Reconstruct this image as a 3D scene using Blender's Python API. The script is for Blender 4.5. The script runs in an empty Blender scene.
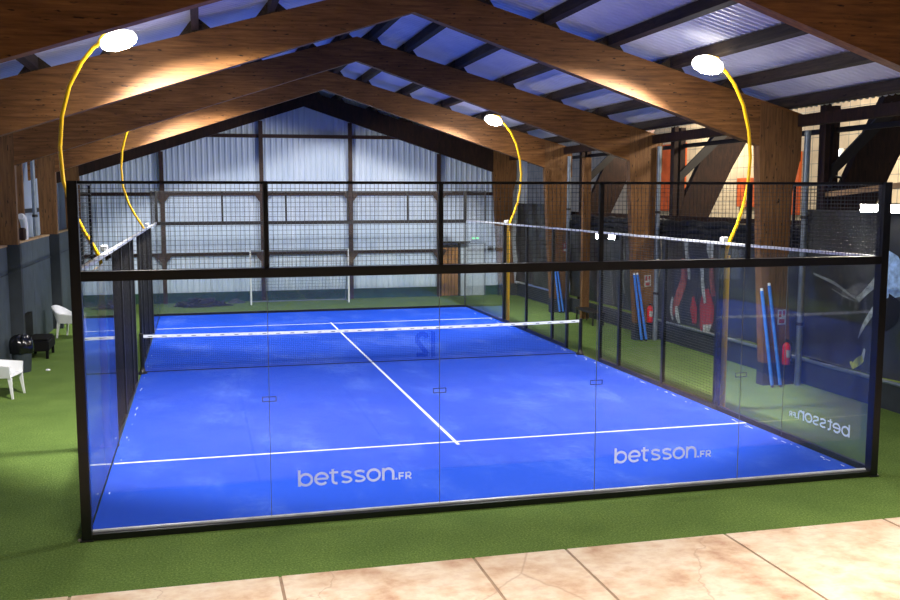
import bpy, math, random
from mathutils import Vector, Matrix
random.seed(7)
SC = bpy.context.scene
COL = SC.collection
PI = math.pi

# ------------------------------------------------------------------ materials
def new_mat(name):
    m = bpy.data.materials.new(name); m.use_nodes = True
    nt = m.node_tree; nt.nodes.clear()
    out = nt.nodes.new('ShaderNodeOutputMaterial')
    return m, nt, out

def lin(c):
    return tuple(((v/255)/12.92 if v/255 <= .04045 else ((v/255+.055)/1.055)**2.4) for v in c) + (1,)

def coords(nt, scale=(1, 1, 1), kind='Object'):
    tc = nt.nodes.new('ShaderNodeTexCoord'); mp = nt.nodes.new('ShaderNodeMapping')
    mp.inputs['Scale'].default_value = scale
    nt.links.new(tc.outputs[kind], mp.inputs['Vector'])
    return mp.outputs['Vector']

def noise(nt, vec, scale, detail=4, rough=.55):
    n = nt.nodes.new('ShaderNodeTexNoise')
    n.inputs['Scale'].default_value = scale; n.inputs['Detail'].default_value = detail
    n.inputs['Roughness'].default_value = rough
    nt.links.new(vec, n.inputs['Vector'])
    return n.outputs['Fac']

def ramp(nt, fac, stops):
    r = nt.nodes.new('ShaderNodeValToRGB')
    e = r.color_ramp.elements
    while len(e) < len(stops): e.new(.5)
    for el, (p, c) in zip(e, stops): el.position = p; el.color = c
    nt.links.new(fac, r.inputs['Fac'])
    return r.outputs['Color']

def mixc(nt, fac, a, b, mode='MIX'):
    m = nt.nodes.new('ShaderNodeMix'); m.data_type = 'RGBA'; m.blend_type = mode
    if hasattr(fac, 'type'): nt.links.new(fac, m.inputs['Factor'])
    else: m.inputs['Factor'].default_value = fac
    for s, v in (('A', a), ('B', b)):
        sock = [i for i in m.inputs if i.name == s and i.type == 'RGBA'][0]
        if hasattr(v, 'type'): nt.links.new(v, sock)
        else: sock.default_value = v
    return [o for o in m.outputs if o.type == 'RGBA'][0]

def bsdf(nt, out, color, rough=.6, metal=0., spec=.5, bump=None, bstr=.2, bdist=.02):
    b = nt.nodes.new('ShaderNodeBsdfPrincipled')
    if hasattr(color, 'type'): nt.links.new(color, b.inputs['Base Color'])
    else: b.inputs['Base Color'].default_value = color
    b.inputs['Roughness'].default_value = rough; b.inputs['Metallic'].default_value = metal
    b.inputs['Specular IOR Level'].default_value = spec
    if bump is not None:
        bp = nt.nodes.new('ShaderNodeBump'); bp.inputs['Strength'].default_value = bstr
        bp.inputs['Distance'].default_value = bdist
        nt.links.new(bump, bp.inputs['Height']); nt.links.new(bp.outputs['Normal'], b.inputs['Normal'])
    nt.links.new(b.outputs['BSDF'], out.inputs['Surface'])
    return b

def plain(name, rgb, rough=.6, metal=0., spec=.5, var=.12, scale=6):
    m, nt, out = new_mat(name)
    c = lin(rgb); n = noise(nt, coords(nt), scale)
    d = tuple(v*(1-var*2) for v in c[:3])+(1,); l = tuple(min(1, v*(1+var)) for v in c[:3])+(1,)
    bsdf(nt, out, ramp(nt, n, [(.3, d), (.7, l)]), rough, metal, spec)
    return m

def wood(name, dark, mid, light, scale, rough=.62):
    m, nt, out = new_mat(name)
    v = coords(nt, scale)
    g = noise(nt, v, 3.0, 6, .65)
    base = ramp(nt, g, [(.28, lin(dark)), (.5, lin(mid)), (.74, lin(light))])
    k = noise(nt, coords(nt, (3.5*scale[0]**.5, 3.5*scale[1]**.5, 3.5*scale[2]**.5)), 2.6, 2, .5)
    kn = ramp(nt, k, [(.66, (0, 0, 0, 1)), (.74, (1, 1, 1, 1))])
    col = mixc(nt, kn, base, lin(tuple(x*.45 for x in dark)))
    big = ramp(nt, noise(nt, coords(nt, (.5, .5, .5)), 1.2, 2), [(.3, (.72, .7, .7, 1)), (.7, (1, 1, 1, 1))])
    col = mixc(nt, 1., col, big, 'MULTIPLY')
    bsdf(nt, out, col, rough, 0, .3, g, .15, .01)
    return m

M = {}
M['rafter'] = wood('glulam_rafter', (84, 52, 24), (124, 82, 40), (152, 106, 58), (.5, 6, 7))
M['column'] = wood('glulam_column', (80, 54, 28), (120, 84, 48), (146, 108, 66), (7, 6, .5))
M['purlin'] = wood('purlin_timber', (38, 30, 25), (58, 47, 38), (78, 64, 52), (7, .5, 6), .75)
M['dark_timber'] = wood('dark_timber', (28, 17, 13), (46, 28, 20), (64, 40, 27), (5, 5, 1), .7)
M['door_wood'] = wood('door_boards', (168, 112, 58), (206, 146, 82), (222, 166, 100), (9, 5, .8))
M['pale_wood'] = wood('pale_wood', (150, 120, 84), (184, 150, 108), (204, 172, 130), (5, 1, 5))
M['black'] = plain('black_powder_coat', (15, 15, 16), .38, 0, .5, .1)
M['wire'] = plain('black_wire', (20, 20, 22), .35, 0, .9, .05)
M['yellow'] = plain('yellow_paint', (250, 196, 22), .35, 0, .5, .015)
M['orange_post'] = plain('orange_yellow_paint', (196, 124, 22), .4, 0, .5, .08)
M['white'] = plain('white_plastic', (232, 234, 236), .4, 0, .5, .03)
M['line'] = plain('white_line', (236, 240, 248), .8, 0, .2, .05, 30)
M['letter'] = plain('white_vinyl', (246, 238, 238), .7, 0, .2, .02)
M['grey_metal'] = plain('galvanised_pipe', (118, 130, 142), .4, .4, .5, .1)
M['steel'] = plain('bolt_steel', (190, 180, 165), .35, .6, .5, .1)
M['rust_steel'] = plain('brown_steel', (58, 38, 32), .6, 0, .4, .2)
M['dark_steel'] = plain('dark_steel', (30, 28, 28), .6, 0, .4, .15)
M['wall_grey'] = plain('grey_painted_board', (68, 78, 86), .75, 0, .3, .1, 3)
M['wall_grey_dark'] = plain('dark_grey_paint', (44, 50, 56), .75, 0, .3, .1, 3)
M['kick'] = plain('slate_board', (48, 54, 62), .7, 0, .3, .12, 4)
M['tarp'] = plain('black_tarp', (46, 49, 50), .36, 0, .6, .3, 1.3)
M['navy'] = plain('navy_tarp', (15, 20, 28), .7, 0, .3, .1, 4)
M['plinth'] = plain('green_black_plinth', (44, 84, 62), .7, 0, .3, .2, 4)
M['beige'] = plain('beige_sheet', (205, 188, 158), .8, 0, .2, .1, 2)
M['orange_board'] = plain('orange_board', (206, 96, 44), .7, 0, .3, .15, 3)
M['red'] = plain('red_enamel', (196, 22, 26), .3, 0, .5, .05)
M['blue_pole'] = plain('blue_foam', (54, 118, 214), .55, 0, .4, .08)
M['bin'] = plain('dark_grey_plastic', (52, 60, 66), .5, 0, .4, .1)
M['bag'] = plain('black_bin_bag', (14, 15, 17), .2, 0, .6, .2, 20)
M['black_seat'] = plain('black_wicker', (7, 7, 8), .8, 0, .2, .2, 30)
M['heap'] = plain('dark_netting', (12, 18, 18), .8, 0, .3, .4, 9)
M['door_grey'] = plain('grey_white_door', (196, 208, 218), .5, 0, .4, .04)
M['skin'] = plain('print_skin', (146, 84, 78), .5, 0, .4, .2, 9)
M['print_red'] = plain('print_red', (150, 54, 60), .5, 0, .4, .15, 9)
M['print_grey'] = plain('print_grey_white', (168, 176, 172), .5, 0, .4, .25, 9)
M['print_blue'] = plain('print_pale_blue', (150, 184, 220), .5, 0, .4, .3, 6)
M['print_lime'] = plain('print_lime', (180, 186, 84), .5, 0, .4, .15, 12)
M['print_dark'] = plain('print_black', (10, 11, 13), .5, 0, .4, .1)
M['print_line'] = plain('print_grey_line', (120, 126, 122), .5, 0, .4, .2)
M['clamp'] = plain('clamp_grey_violet', (112, 112, 150), .5, 0, .4, .05)
M['rail_bright'] = plain('rail_glare_and_channel', (214, 218, 222), .3, .1, .6, .1)  # side rails: lamp glare put into the colour; glass channel: its own silver
M['net_cord'] = plain('net_cord', (14, 18, 34), .8, 0, .2, .1)
M['tape_mark'] = plain('tape_mark', (70, 78, 92), .8, 0, .2, .1)

def vinyl():
    m, nt, out = new_mat('white_vinyl')
    d = nt.nodes.new('ShaderNodeBsdfDiffuse'); d.inputs['Color'].default_value = (.9, .88, .88, 1)
    t = nt.nodes.new('ShaderNodeBsdfTranslucent'); t.inputs['Color'].default_value = (.95, .92, .92, 1)
    mx = nt.nodes.new('ShaderNodeMixShader'); mx.inputs[0].default_value = .85
    nt.links.new(d.outputs[0], mx.inputs[1]); nt.links.new(t.outputs[0], mx.inputs[2]); nt.links.new(mx.outputs[0], out.inputs['Surface'])
    return m
M['letter'] = vinyl()
M['letter_side'] = plain('pale_blue_vinyl', (214, 236, 244), .7, 0, .2, .01)
def emit(name, rgb, s):
    m, nt, out = new_mat(name)
    e = nt.nodes.new('ShaderNodeEmission'); e.inputs['Color'].default_value = rgb+(1,); e.inputs['Strength'].default_value = s
    nt.links.new(e.outputs[0], out.inputs['Surface'])
    return m
M['lens'] = emit('led_lens', (1., .96, .9), 150); M['lens_far'] = emit('led_lens_far', (1., .96, .9), 240)
M['glow'] = emit('lamp_glow', (1., .97, .92), 7)
M['led'] = emit('led_strip', (1., .93, .82), 90)
M['exit'] = emit('exit_green', (.25, 1., .5), 2.2)

def glass(name, tint, dirt=.008):
    m, nt, out = new_mat(name)
    fr = nt.nodes.new('ShaderNodeFresnel'); 
    ge = nt.nodes.new('ShaderNodeNewGeometry'); mr = nt.nodes.new('ShaderNodeMapRange')   # same reflectance on both faces of the pane
    mr.inputs['To Min'].default_value = 1.42; mr.inputs['To Max'].default_value = 1/1.42
    nt.links.new(ge.outputs['Backfacing'], mr.inputs['Value']); nt.links.new(mr.outputs['Result'], fr.inputs['IOR'])
    tr = nt.nodes.new('ShaderNodeBsdfTransparent'); tr.inputs['Color'].default_value = tint
    gl = nt.nodes.new('ShaderNodeBsdfGlossy'); gl.inputs['Roughness'].default_value = .02
    mx = nt.nodes.new('ShaderNodeMixShader')
    nt.links.new(fr.outputs[0], mx.inputs[0]); nt.links.new(tr.outputs[0], mx.inputs[1]); nt.links.new(gl.outputs[0], mx.inputs[2])
    df = nt.nodes.new('ShaderNodeBsdfDiffuse'); df.inputs['Color'].default_value = (.7, .75, .8, 1)
    m2 = nt.nodes.new('ShaderNodeMixShader'); m2.inputs[0].default_value = dirt
    nt.links.new(mx.outputs[0], m2.inputs[1]); nt.links.new(df.outputs[0], m2.inputs[2])
    nt.links.new(m2.outputs[0], out.inputs['Surface'])
    return m
M['glass'] = glass('clear_glass', (.965, .98, .98, 1))
def reflection_tint():
    m, nt, out = new_mat('faint_blue_reflection')  # see-through tint that paints a reflected number onto the near pane
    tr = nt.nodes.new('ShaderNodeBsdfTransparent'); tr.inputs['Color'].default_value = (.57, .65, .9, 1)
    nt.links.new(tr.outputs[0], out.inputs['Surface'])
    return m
M['reflection_tint'] = reflection_tint()

def court_mat():
    m, nt, out = new_mat('blue_court_turf')
    v = coords(nt)
    f = noise(nt, v, 60, 3, .7)
    base = ramp(nt, f, [(.3, lin((12, 66, 190))), (.7, lin((24, 80, 214)))])
    p = noise(nt, coords(nt, (.55, .28, 1)), 1.5, 5, .62)
    pm = ramp(nt, p, [(.5, (0, 0, 0, 1)), (.74, (.42, .42, .42, 1))])
    s = noise(nt, v, 9, 5, .8)
    sm = mixc(nt, 1., pm, ramp(nt, s, [(.42, (.25, .25, .25, 1)), (.62, (1, 1, 1, 1))]), 'MULTIPLY')
    col = mixc(nt, sm, base, lin((130, 164, 246)))
    bsdf(nt, out, col, .85, 0, .15, f, .25, .01)
    return m
M['court'] = court_mat()

def grass_mat():
    m, nt, out = new_mat('green_turf_carpet')
    v = coords(nt)
    f = noise(nt, v, 42, 5, .75)
    g = noise(nt, v, 1.1, 3, .6)
    base = ramp(nt, f, [(.3, lin((62, 86, 34))), (.52, lin((104, 130, 64))), (.72, lin((144, 162, 96)))])
    t = ramp(nt, g, [(.3, (.74, .78, .74, 1)), (.7, (1.0, 1.0, .96, 1))])
    bsdf(nt, out, mixc(nt, 1., base, t, 'MULTIPLY'), .9, 0, .12, f, .6, .02)
    return m
M['grass'] = grass_mat()

def stone_mat():
    m, nt, out = new_mat('stamped_concrete')
    v = coords(nt)
    a = noise(nt, v, 1.6, 6, .65)
    c = ramp(nt, a, [(.3, lin((182, 136, 108))), (.45, lin((216, 188, 158))), (.58, lin((230, 212, 188))), (.76, lin((206, 166, 128)))])
    b = noise(nt, coords(nt, (1, 2.2, 1)), 5, 4, .7)
    c = mixc(nt, ramp(nt, b, [(.5, (0, 0, 0, 1)), (.75, (.5, .5, .5, 1))]), c, lin((196, 156, 134)))
    vo = nt.nodes.new('ShaderNodeTexVoronoi'); vo.feature = 'DISTANCE_TO_EDGE'; vo.inputs['Scale'].default_value = .55
    wv = noise(nt, v, 1.3, 4)
    add = nt.nodes.new('ShaderNodeVectorMath'); add.operation = 'ADD'
    nt.links.new(v, add.inputs[0]); nt.links.new(wv, add.inputs[1]); nt.links.new(add.outputs[0], vo.inputs['Vector'])
    cr = ramp(nt, vo.outputs['Distance'], [(.0, (.55, .55, .55, 1)), (.008, (0, 0, 0, 1))])
    c = mixc(nt, cr, c, lin((176, 140, 116)))
    bsdf(nt, out, c, .55, 0, .35, a, .12, .02)
    return m
M['stone'] = stone_mat()
M['joint'] = plain('slab_joint', (166, 140, 118), .8, 0, .2, .1)
M['kerb_sand'] = plain('sandy_kerb', (66, 58, 54), .8, 0, .2, .15, 20)

def sheet_mat(name, a, b, rough=.45):
    m, nt, out = new_mat(name)
    n = noise(nt, coords(nt, (1, 1, .3)), 1.4, 3)
    bsdf(nt, out, ramp(nt, n, [(.3, lin(a)), (.7, lin(b))]), rough, .0, .4)
    return m
M['roof'] = sheet_mat('roof_sheet_blue', (196, 196, 212), (214, 214, 226))
M['gable'] = sheet_mat('gable_sheet', (186, 204, 226), (204, 218, 236))

# ------------------------------------------------------------------ mesh builder
class MB:
    def __init__(s): s.v = []; s.f = []; s.smooth = False
    def add(s, vs, fs):
        o = len(s.v); s.v += [tuple(p) for p in vs]; s.f += [tuple(i+o for i in f) for f in fs]; return s
    def box(s, x0, x1, y0, y1, z0, z1):
        vs = [(x, y, z) for z in (z0, z1) for y in (y0, y1) for x in (x0, x1)]
        return s.add(vs, [(0, 2, 3, 1), (4, 5, 7, 6), (0, 1, 5, 4), (2, 6, 7, 3), (0, 4, 6, 2), (1, 3, 7, 5)])
    def bbox(s, x0, x1, y0, y1, z0, z1, b=.01):        # box with chamfered vertical and top edges
        pr = [(x0+b, y0), (x1-b, y0), (x1, y0+b), (x1, y1-b), (x1-b, y1), (x0+b, y1), (x0, y1-b), (x0, y0+b)]
        cx, cy = (x0+x1)/2, (y0+y1)/2
        def ring(z, k): return [(p[0]-(b*k if p[0] > cx else -b*k), p[1]-(b*k if p[1] > cy else -b*k), z) for p in pr]
        r = [ring(z0, 1), ring(z0+b, 0), ring(z1-b, 0), ring(z1, 1)]
        return s.loft(r, True)
    def loft(s, rings, cap=True, closed=True):
        n = len(rings[0]); vs = [p for r in rings for p in r]; fs = []
        for i in range(len(rings)-1):
            for j in range(n if closed else n-1):
                a, b = i*n+j, i*n+(j+1) % n
                fs.append((a, b, b+n, a+n))
        if cap: fs += [tuple(range(n-1, -1, -1)), tuple(range((len(rings)-1)*n, len(rings)*n))]
        return s.add(vs, fs)
    def prism(s, poly, axis, a, b):                     # poly of 2-D points; extruded along axis from a to b
        def P(p, t):
            return {0: (t, p[0], p[1]), 1: (p[0], t, p[1]), 2: (p[0], p[1], t)}[axis]
        return s.loft([[P(p, a) for p in poly], [P(p, b) for p in poly]], True)
    def tube(s, pts, r, n=10, cap=True):
        pts = [Vector(p) for p in pts]; rs = r if isinstance(r, (list, tuple)) else [r]*len(pts)
        rings = []; up = None
        for i, p in enumerate(pts):
            t = (pts[min(i+1, len(pts)-1)]-pts[max(i-1, 0)]).normalized()
            if up is None:
                up = Vector((0, 0, 1)) if abs(t.z) < .9 else Vector((0, 1, 0))
            u = (up - t*up.dot(t)).normalized(); w = t.cross(u); up = u
            rings.append([p+(u*math.cos(2*PI*k/n)+w*math.sin(2*PI*k/n))*rs[i] for k in range(n)])
        s.smooth = True
        return s.loft(rings, cap)
    def lathe(s, prof, n=24, c=(0, 0, 0), ax=(1, 1)):
        rings = [[(c[0]+r*ax[0]*math.cos(2*PI*k/n), c[1]+r*ax[1]*math.sin(2*PI*k/n), c[2]+z) for k in range(n)] for r, z in prof]
        s.smooth = True
        return s.loft(rings, True)
    def build(s, name, mat, parent=None, loc=(0, 0, 0)):
        me = bpy.data.meshes.new(name); me.from_pydata(s.v, [], s.f); me.update()
        import bmesh
        bm = bmesh.new(); bm.from_mesh(me); bmesh.ops.recalc_face_normals(bm, faces=bm.faces); bm.to_mesh(me); bm.free()
        me.materials.append(M[mat])
        if s.smooth:
            for p in me.polygons: p.use_smooth = True
            try: me.set_sharp_from_angle(angle=math.radians(40))
            except Exception: pass
        o = bpy.data.objects.new(name, me); COL.objects.link(o); o.location = loc
        if parent: o.parent = parent
        return o

def tag(o, label=None, cat=None, group=None, kind=None):
    if label: o['label'] = label
    if cat: o['category'] = cat
    if group: o['group'] = group
    if kind: o['kind'] = kind
    return o
def thing(name, label, cat, loc=(0, 0, 0), rz=0, group=None):
    o = bpy.data.objects.new(name, None); COL.objects.link(o); o.location = loc; o.rotation_euler = (0, 0, rz)
    o.empty_display_size = .1
    return tag(o, label, cat, group)
def struct(mb, name, mat, label=None, cat=None):
    return tag(mb.build(name, mat), label, cat, kind='structure')
def copy_tree(o, parent=None, table=None):
    kids = [k for k in bpy.data.objects if k.parent == o]
    c = o.copy(); COL.objects.link(c); c.parent = parent
    for k in kids: copy_tree(k, c)
    return c

# ------------------------------------------------------------------ dimensions
W, L, H3, H4 = 10., 20., 2.91, 3.92           # padel court
FR = [-.3, 5.8, 11.9, 18., 23.45]              # portal frames
YB, YF = 23.8, -13.                            # gable wall, front wall
XL, XR = -2.85, 12.95                          # side walls
RX = 5.
def raf_bot(x): return 6.92-.325*abs(x-RX)
def raf_top(x): return 7.48-.28*abs(x-RX)
def roof_z(x): return raf_top(x)+.24

# ------------------------------------------------------------------ setting: floors
fl = MB(); fl.box(-3.6, 18.2, -13.2, 24.0, -.1, 0)
struct(fl, 'floor', 'grass', 'green artificial turf carpet covering the hall floor around the court', 'floor')
st = MB()
xs = [-3.5, -1.9, 0., 1.96, 3.95, 4.97, 6.85, 8.9, 10.9, 12.8]
for i in range(len(xs)-1):
    for (y0, y1) in ((-4.6, -1.62), (-7.6, -4.62), (-10.6, -7.62)):
        st.box(xs[i]+.016, xs[i+1]-.016, y0, y1-.006, .002, .02)
sf = struct(st, 'floor_stone', 'stone', 'cream and pink stamped concrete paving in front of the court', 'floor')
jb = MB(); jb.box(-3.5, 12.8, -10.6, -1.63, .001, .012); jb.build('joint', 'joint', sf)

ct = MB(); ct.box(0, W, 0, L, .001, .012)
court = struct(ct, 'floor_court', 'court', 'blue sanded padel court turf inside the glass cage', 'court')
def line(name, x0, x1, y0, y1):
    b = MB(); b.box(x0, x1, y0, y1, .0125, .016); b.build(name, 'line', court)
line('service_line', .02, W-.02, 2.93, 2.98)
line('service_line', .02, W-.02, 16.93, 16.98)
line('centre_line', 4.975, 5.025, 2.78, 17.15)
b = MB()
for k in range(70):                                   # loose white sand swept along the right and left edges
    y = random.uniform(.3, 19); x = W-.1-abs(random.gauss(0, .05)); l = random.uniform(.015, .13)
    b.box(x, x+random.uniform(.006, .018), y, y+l, .012, .0145)
    if k < 16:
        y = random.uniform(.3, 14); x = .07+abs(random.gauss(0, .03)); b.box(x, x+.012, y, y+l, .012, .0145)
tag(b.build('edge_sand', 'line', court), 'white sand along the edges', kind='stuff')

# ------------------------------------------------------------------ court cage
def wires(b, ax, u0, u1, z0, z1, c, st_=.05, r=.002, sv=None, rv=None):
    """welded wire grid in the vertical plane; ax 0: along X at y=c, ax 1: along Y at x=c"""
    rh = r; sv = sv or st_; n = max(1, round((u1-u0)/sv)); m = max(1, round((z1-z0)/st_))
    for i in range(n+1):
        u = u0+(u1-u0)*i/n; r = rv or rh
        if ax == 0: b.box(u-r, u+r, c-r, c+r, z0, z1)
        else: b.box(c-r, c+r, u-r, u+r, z0, z1)
    for j in range(m+1):
        z = z0+(z1-z0)*j/m; r = rh
        if ax == 0: b.box(u0, u1, c-r*2.6, c-r*.6, z-r, z+r)
        else: b.box(c-r*2.6, c-r*.6, u0, u1, z-r, z+r)

# lettering strokes: flat ribbons in a local (u, v) plane, metres
def arc(cx, cy, r, a0, a1, n=20, ry=None):
    ry = ry or r
    return [(cx+r*math.cos(math.radians(a0+(a1-a0)*i/n)), cy+ry*math.sin(math.radians(a0+(a1-a0)*i/n))) for i in range(n+1)]
def ribbon(pts, w):
    out = []; n = len(pts)
    P = [Vector(p) for p in pts]
    L_, R_ = [], []
    for i in range(n):
        t = (P[min(i+1, n-1)]-P[max(i-1, 0)])
        t.normalize(); nn = Vector((-t.y, t.x))
        L_.append(P[i]+nn*w/2); R_.append(P[i]-nn*w/2)
    return [(L_[i], R_[i], R_[i+1], L_[i+1]) for i in range(n-1)]
def logo_quads():
    q = []; w = .03; xh = .152; r = xh/2
    def S(x): return [(x+.124, xh*.82), ]+arc(x+.066, xh*.735, .054, 35, 180, 10, xh*.18)+[(x+.03, xh*.58), (x+.066, xh*.505), (x+.104, xh*.43)]+arc(x+.066, xh*.27, .058, 20, -150, 10, xh*.18)
    q += ribbon([(.014, .196), (.014, 0)], w); q += ribbon(arc(.088, r, .072, 0, 360, 32, r-.01), w)            # b
    q += ribbon([(.2, r), (.348, r)], w*.85); q += ribbon(arc(.274, r, .072, 0, 318, 30, r-.01), w)             # e
    q += ribbon([(.405, .182), (.405, .045)]+arc(.445, .045, .04, 180, 290, 8, .035), w); q += ribbon([(.366, xh-.012), (.468, xh-.012)], w*.9)   # t
    q += ribbon(S(.498), w*.9); q += ribbon(S(.655), w*.9)                                                      # s s
    q += ribbon(arc(.89, r, .072, 0, 360, 32, r-.01), w)                                                        # o
    q += ribbon([(1.005, xh), (1.005, 0)], w); q += ribbon(arc(1.064, .084, .06, 180, 0, 14, .056)+[(1.124, 0)], w)   # n
    q += ribbon([(1.152, .01), (1.174, .01)], .022)                                                             # .
    w2 = .02
    q += ribbon([(1.2, .085), (1.2, 0)], w2); q += ribbon([(1.19, .077), (1.255, .077)], w2*.9); q += ribbon([(1.2, .04), (1.248, .04)], w2*.9)   # F
    q += ribbon([(1.283, .085), (1.283, 0)], w2); q += ribbon([(1.283, .077)]+arc(1.315, .056, .022, 90, -90, 10)+[(1.283, .034)], w2*.85); q += ribbon([(1.31, .034), (1.342, 0)], w2)   # R
    return q
LOGO = logo_quads()
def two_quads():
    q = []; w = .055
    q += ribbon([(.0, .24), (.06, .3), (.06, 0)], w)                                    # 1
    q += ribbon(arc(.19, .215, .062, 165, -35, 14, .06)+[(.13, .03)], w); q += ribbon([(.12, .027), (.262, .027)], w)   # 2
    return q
def merged(quads, h=.0025):
    """strokes merged into one flat outline without overlaps: scanline runs"""
    def inside(q, x, y):
        sg = None
        for i in range(4):
            a, b = q[i], q[(i+1) % 4]; c = (b.x-a.x)*(y-a.y)-(b.y-a.y)*(x-a.x)
            if abs(c) < 1e-12: continue
            if sg is None: sg = c > 0
            elif (c > 0) != sg: return False
        return True
    rows = {}
    for q in quads:
        x0, x1 = min(p.x for p in q), max(p.x for p in q); y0, y1 = min(p.y for p in q), max(p.y for p in q)
        for j in range(math.floor(y0/h), math.ceil(y1/h)+1):
            for i in range(math.floor(x0/h), math.ceil(x1/h)+1):
                if inside(q, (i+.5)*h, (j+.5)*h): rows.setdefault(j, set()).add(i)
    out = []
    for j, st_ in rows.items():
        xs = sorted(st_); a = xs[0]; p = a
        for i in xs[1:]+[None]:
            if i is None or i != p+1:
                out.append([Vector((a*h, j*h)), Vector(((p+1)*h, j*h)), Vector(((p+1)*h, (j+1)*h)), Vector((a*h, (j+1)*h))]); a = i
            p = i
    return out
LOGO = merged(LOGO)
def stick(quads, fn, name, mat, parent):
    b = MB()
    for qd in quads: b.add([fn(p.x, p.y) for p in qd], [(0, 1, 2, 3)])
    return b.build(name, mat, parent)

def vpost(par, x, y, z0, z1, w=.05, d=.05, name='post', foot=True):
    b = MB(); b.box(x-w/2, x+w/2, y-d/2, y+d/2, z0, z1); o = b.build(name, 'black', par)
    if foot:
        f = MB(); f.bbox(x-w/2-.02, x+w/2+.02, y-d/2-.02, y+d/2+.02, z0, z0+.015, .004)
        f.build('base_plate', 'black', o)
        if w > .1:
            for sx in (-1, 1):
                g = MB(); g.lathe([(.016, 0), (.016, .016), (.007, .024)], 6, (x+sx*(w/2+.03), y-.02, z0+.001)); g.build('anchor_bolt', 'steel', o)
    return o

def pane(par, ax, u0, u1, c, z0=.09, z1=H3-.05, t=.012):
    b = MB(); g = .004
    if ax == 0: b.box(u0+g, u1-g, c-t/2, c+t/2, z0, z1)
    else: b.box(c-t/2, c+t/2, u0+g, u1-g, z0, z1)
    return b.build('glass_panel', 'glass', par)

def end_wall(y, label, near):
    s = -1 if near else 1                      # outward direction
    t = thing('court_end_fence', label, 'glass fence', (0, y, 0))
    yo = s*.06
    for x in (-.01, W-.02):                    # corner posts
        if not near: vpost(t, x, yo, 0, H3, .03, .05, 'post')
        o = vpost(t, x, yo, 0 if near else H3, H4, .105 if near else .08, .12, 'corner_post', near)
        o['label'] = 'thick black corner post' if near else 'short black corner post above the glass'
    for x in (2, 4, 6, 8):
        vpost(t, x, yo, H3, H4, .05, .05, 'post', False)
    b = MB(); b.box(0, W, yo-.05, yo+.05, H3-.055, H3+.05); b.build('middle_rail', 'black', t)
    b = MB(); b.box(0, W, yo-.015, yo+.015, H4-.03, H4); b.build('top_rail', 'black', t)
    b = MB(); b.box(0, W, yo-.05, yo+.035, 0, .07); b.build('base_rail', 'black', t)
    b = MB(); b.box(.03, W-.06, -.022, .022, .055, .086); b.build('glass_channel', 'rail_bright' if near else 'black', t)
    for k in range(5):
        p = pane(t, 0, 2*k, 2*k+2, 0)
        if near and k in (1, 3):
            ox = {1: 2.31, 3: 6.27}[k]
            o = stick(LOGO, lambda u, v: (ox+u*1.0, .0085, .405+v), 'lettering', 'letter', p)
            o['label'] = 'white betsson.FR lettering'
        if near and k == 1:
            o = stick(merged(two_quads()), lambda u, v: (3.98-u, -.009, 1.87+v), 'number_reflection', 'reflection_tint', p)  # reflection of a number, drawn as a tinted shape on the pane
            o['label'] = 'faint blue painted reflection of a reversed number 12'
    for x in (2, 4, 6, 8):                     # small clamp plates across the glass joints
        for z in ((1.46,) if near else (1.46,)):
            b = MB()
            for (a0, a1, c0, c1) in ((-.08, .08, -.03, -.022), (-.08, .08, .022, .03), (-.08, -.072, -.022, .022), (.072, .08, -.022, .022)):
                b.box(x+a0, x+a1, -.012, -.0065, z+c0, z+c1)
            b.build('joint_clamp', 'clamp', t)
    if near:                                   # joint lines
        for x in (2, 4, 6, 8):
            b = MB(); b.box(x-.003, x+.003, -.005, .005, .05, H3-.05); b.build('glass_joint', 'print_line', t)
    for k in range(5):
        b = MB(); wires(b, 0, 2*k+.03, 2*k+1.97, H3+.06, H4-.03, yo); b.build('mesh_panel', 'wire', t)
    return t
end_wall(0, 'near black framed glass end of the court with betsson.FR lettering', True)
end_wall(L, 'far black framed glass end of the court below the gable wall', False)

def side_wall(x, label, right):
    s = 1 if right else -1
    t = thing('court_side_fence', label, 'fence', (x, 0, 0))
    xo = s*.04
    for k, y0 in enumerate((0, 2, 16, 18)):
        p = pane(t, 1, y0, y0+2, 0)
        if right and k == 0:
            o = stick(LOGO, lambda u, v: (-.012, .41+u*1.035, .40+v*.92), 'lettering', 'letter_side', p); o['label'] = 'reversed betsson.FR lettering'
    for y in (2, 18):
        vpost(t, xo+s*.02, y, H3, H4, .03, .03, 'post', False)
        b = MB(); b.box(-.003, .003, y-.004, y+.004, .05, H3-.05); b.build('glass_joint', 'print_line', t)
    for y in (4, 16):
        vpost(t, xo, y, 0, H3, .08, .1, 'post')
    for y in (6, 8, 9, 11, 12, 14):
        vpost(t, xo, y, 0, H3, .06, .08, 'post')
    b = MB(); b.box(xo-.03, xo+.03, 0, L, H3+.005, H3+.045); b.build('side_rail', 'rail_bright', t)  # black rail painted pale, lamp highlight put into its colour
    for (y0, y1) in ((0, 9), (11, L)):
        b = MB(); b.box(xo-.03, xo+.03, y0, y1, 0, .09 if right else .05); b.build('base_rail', 'black', t)
    for (y0, y1) in ((4, 6), (6, 8), (8, 9), (11, 12), (12, 14), (14, 16)):
        b = MB(); wires(b, 1, y0+.03, y1-.03, .06, H3-.02, xo, .05, .003, .05 if not right else .1, .002 if not right else .0014); b.build('mesh_panel', 'wire', t)
    for (y0, y1) in ((0, 2), (18, 20)):
        b = MB(); b.box(xo-.015, xo+.015, y0, y1, H4-.03, H4); b.build('top_rail', 'black', t)
        b = MB(); wires(b, 1, y0+.02, y1-.02, H3+.06, H4-.03, xo, .05, .0032, .1, .0014); b.build('mesh_panel', 'wire', t)
    return t
side_wall(0, 'left side fence of the court with glass ends and wire mesh middle', False)
side_wall(W, 'right side fence of the court with reversed lettering on its glass', True)

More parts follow.
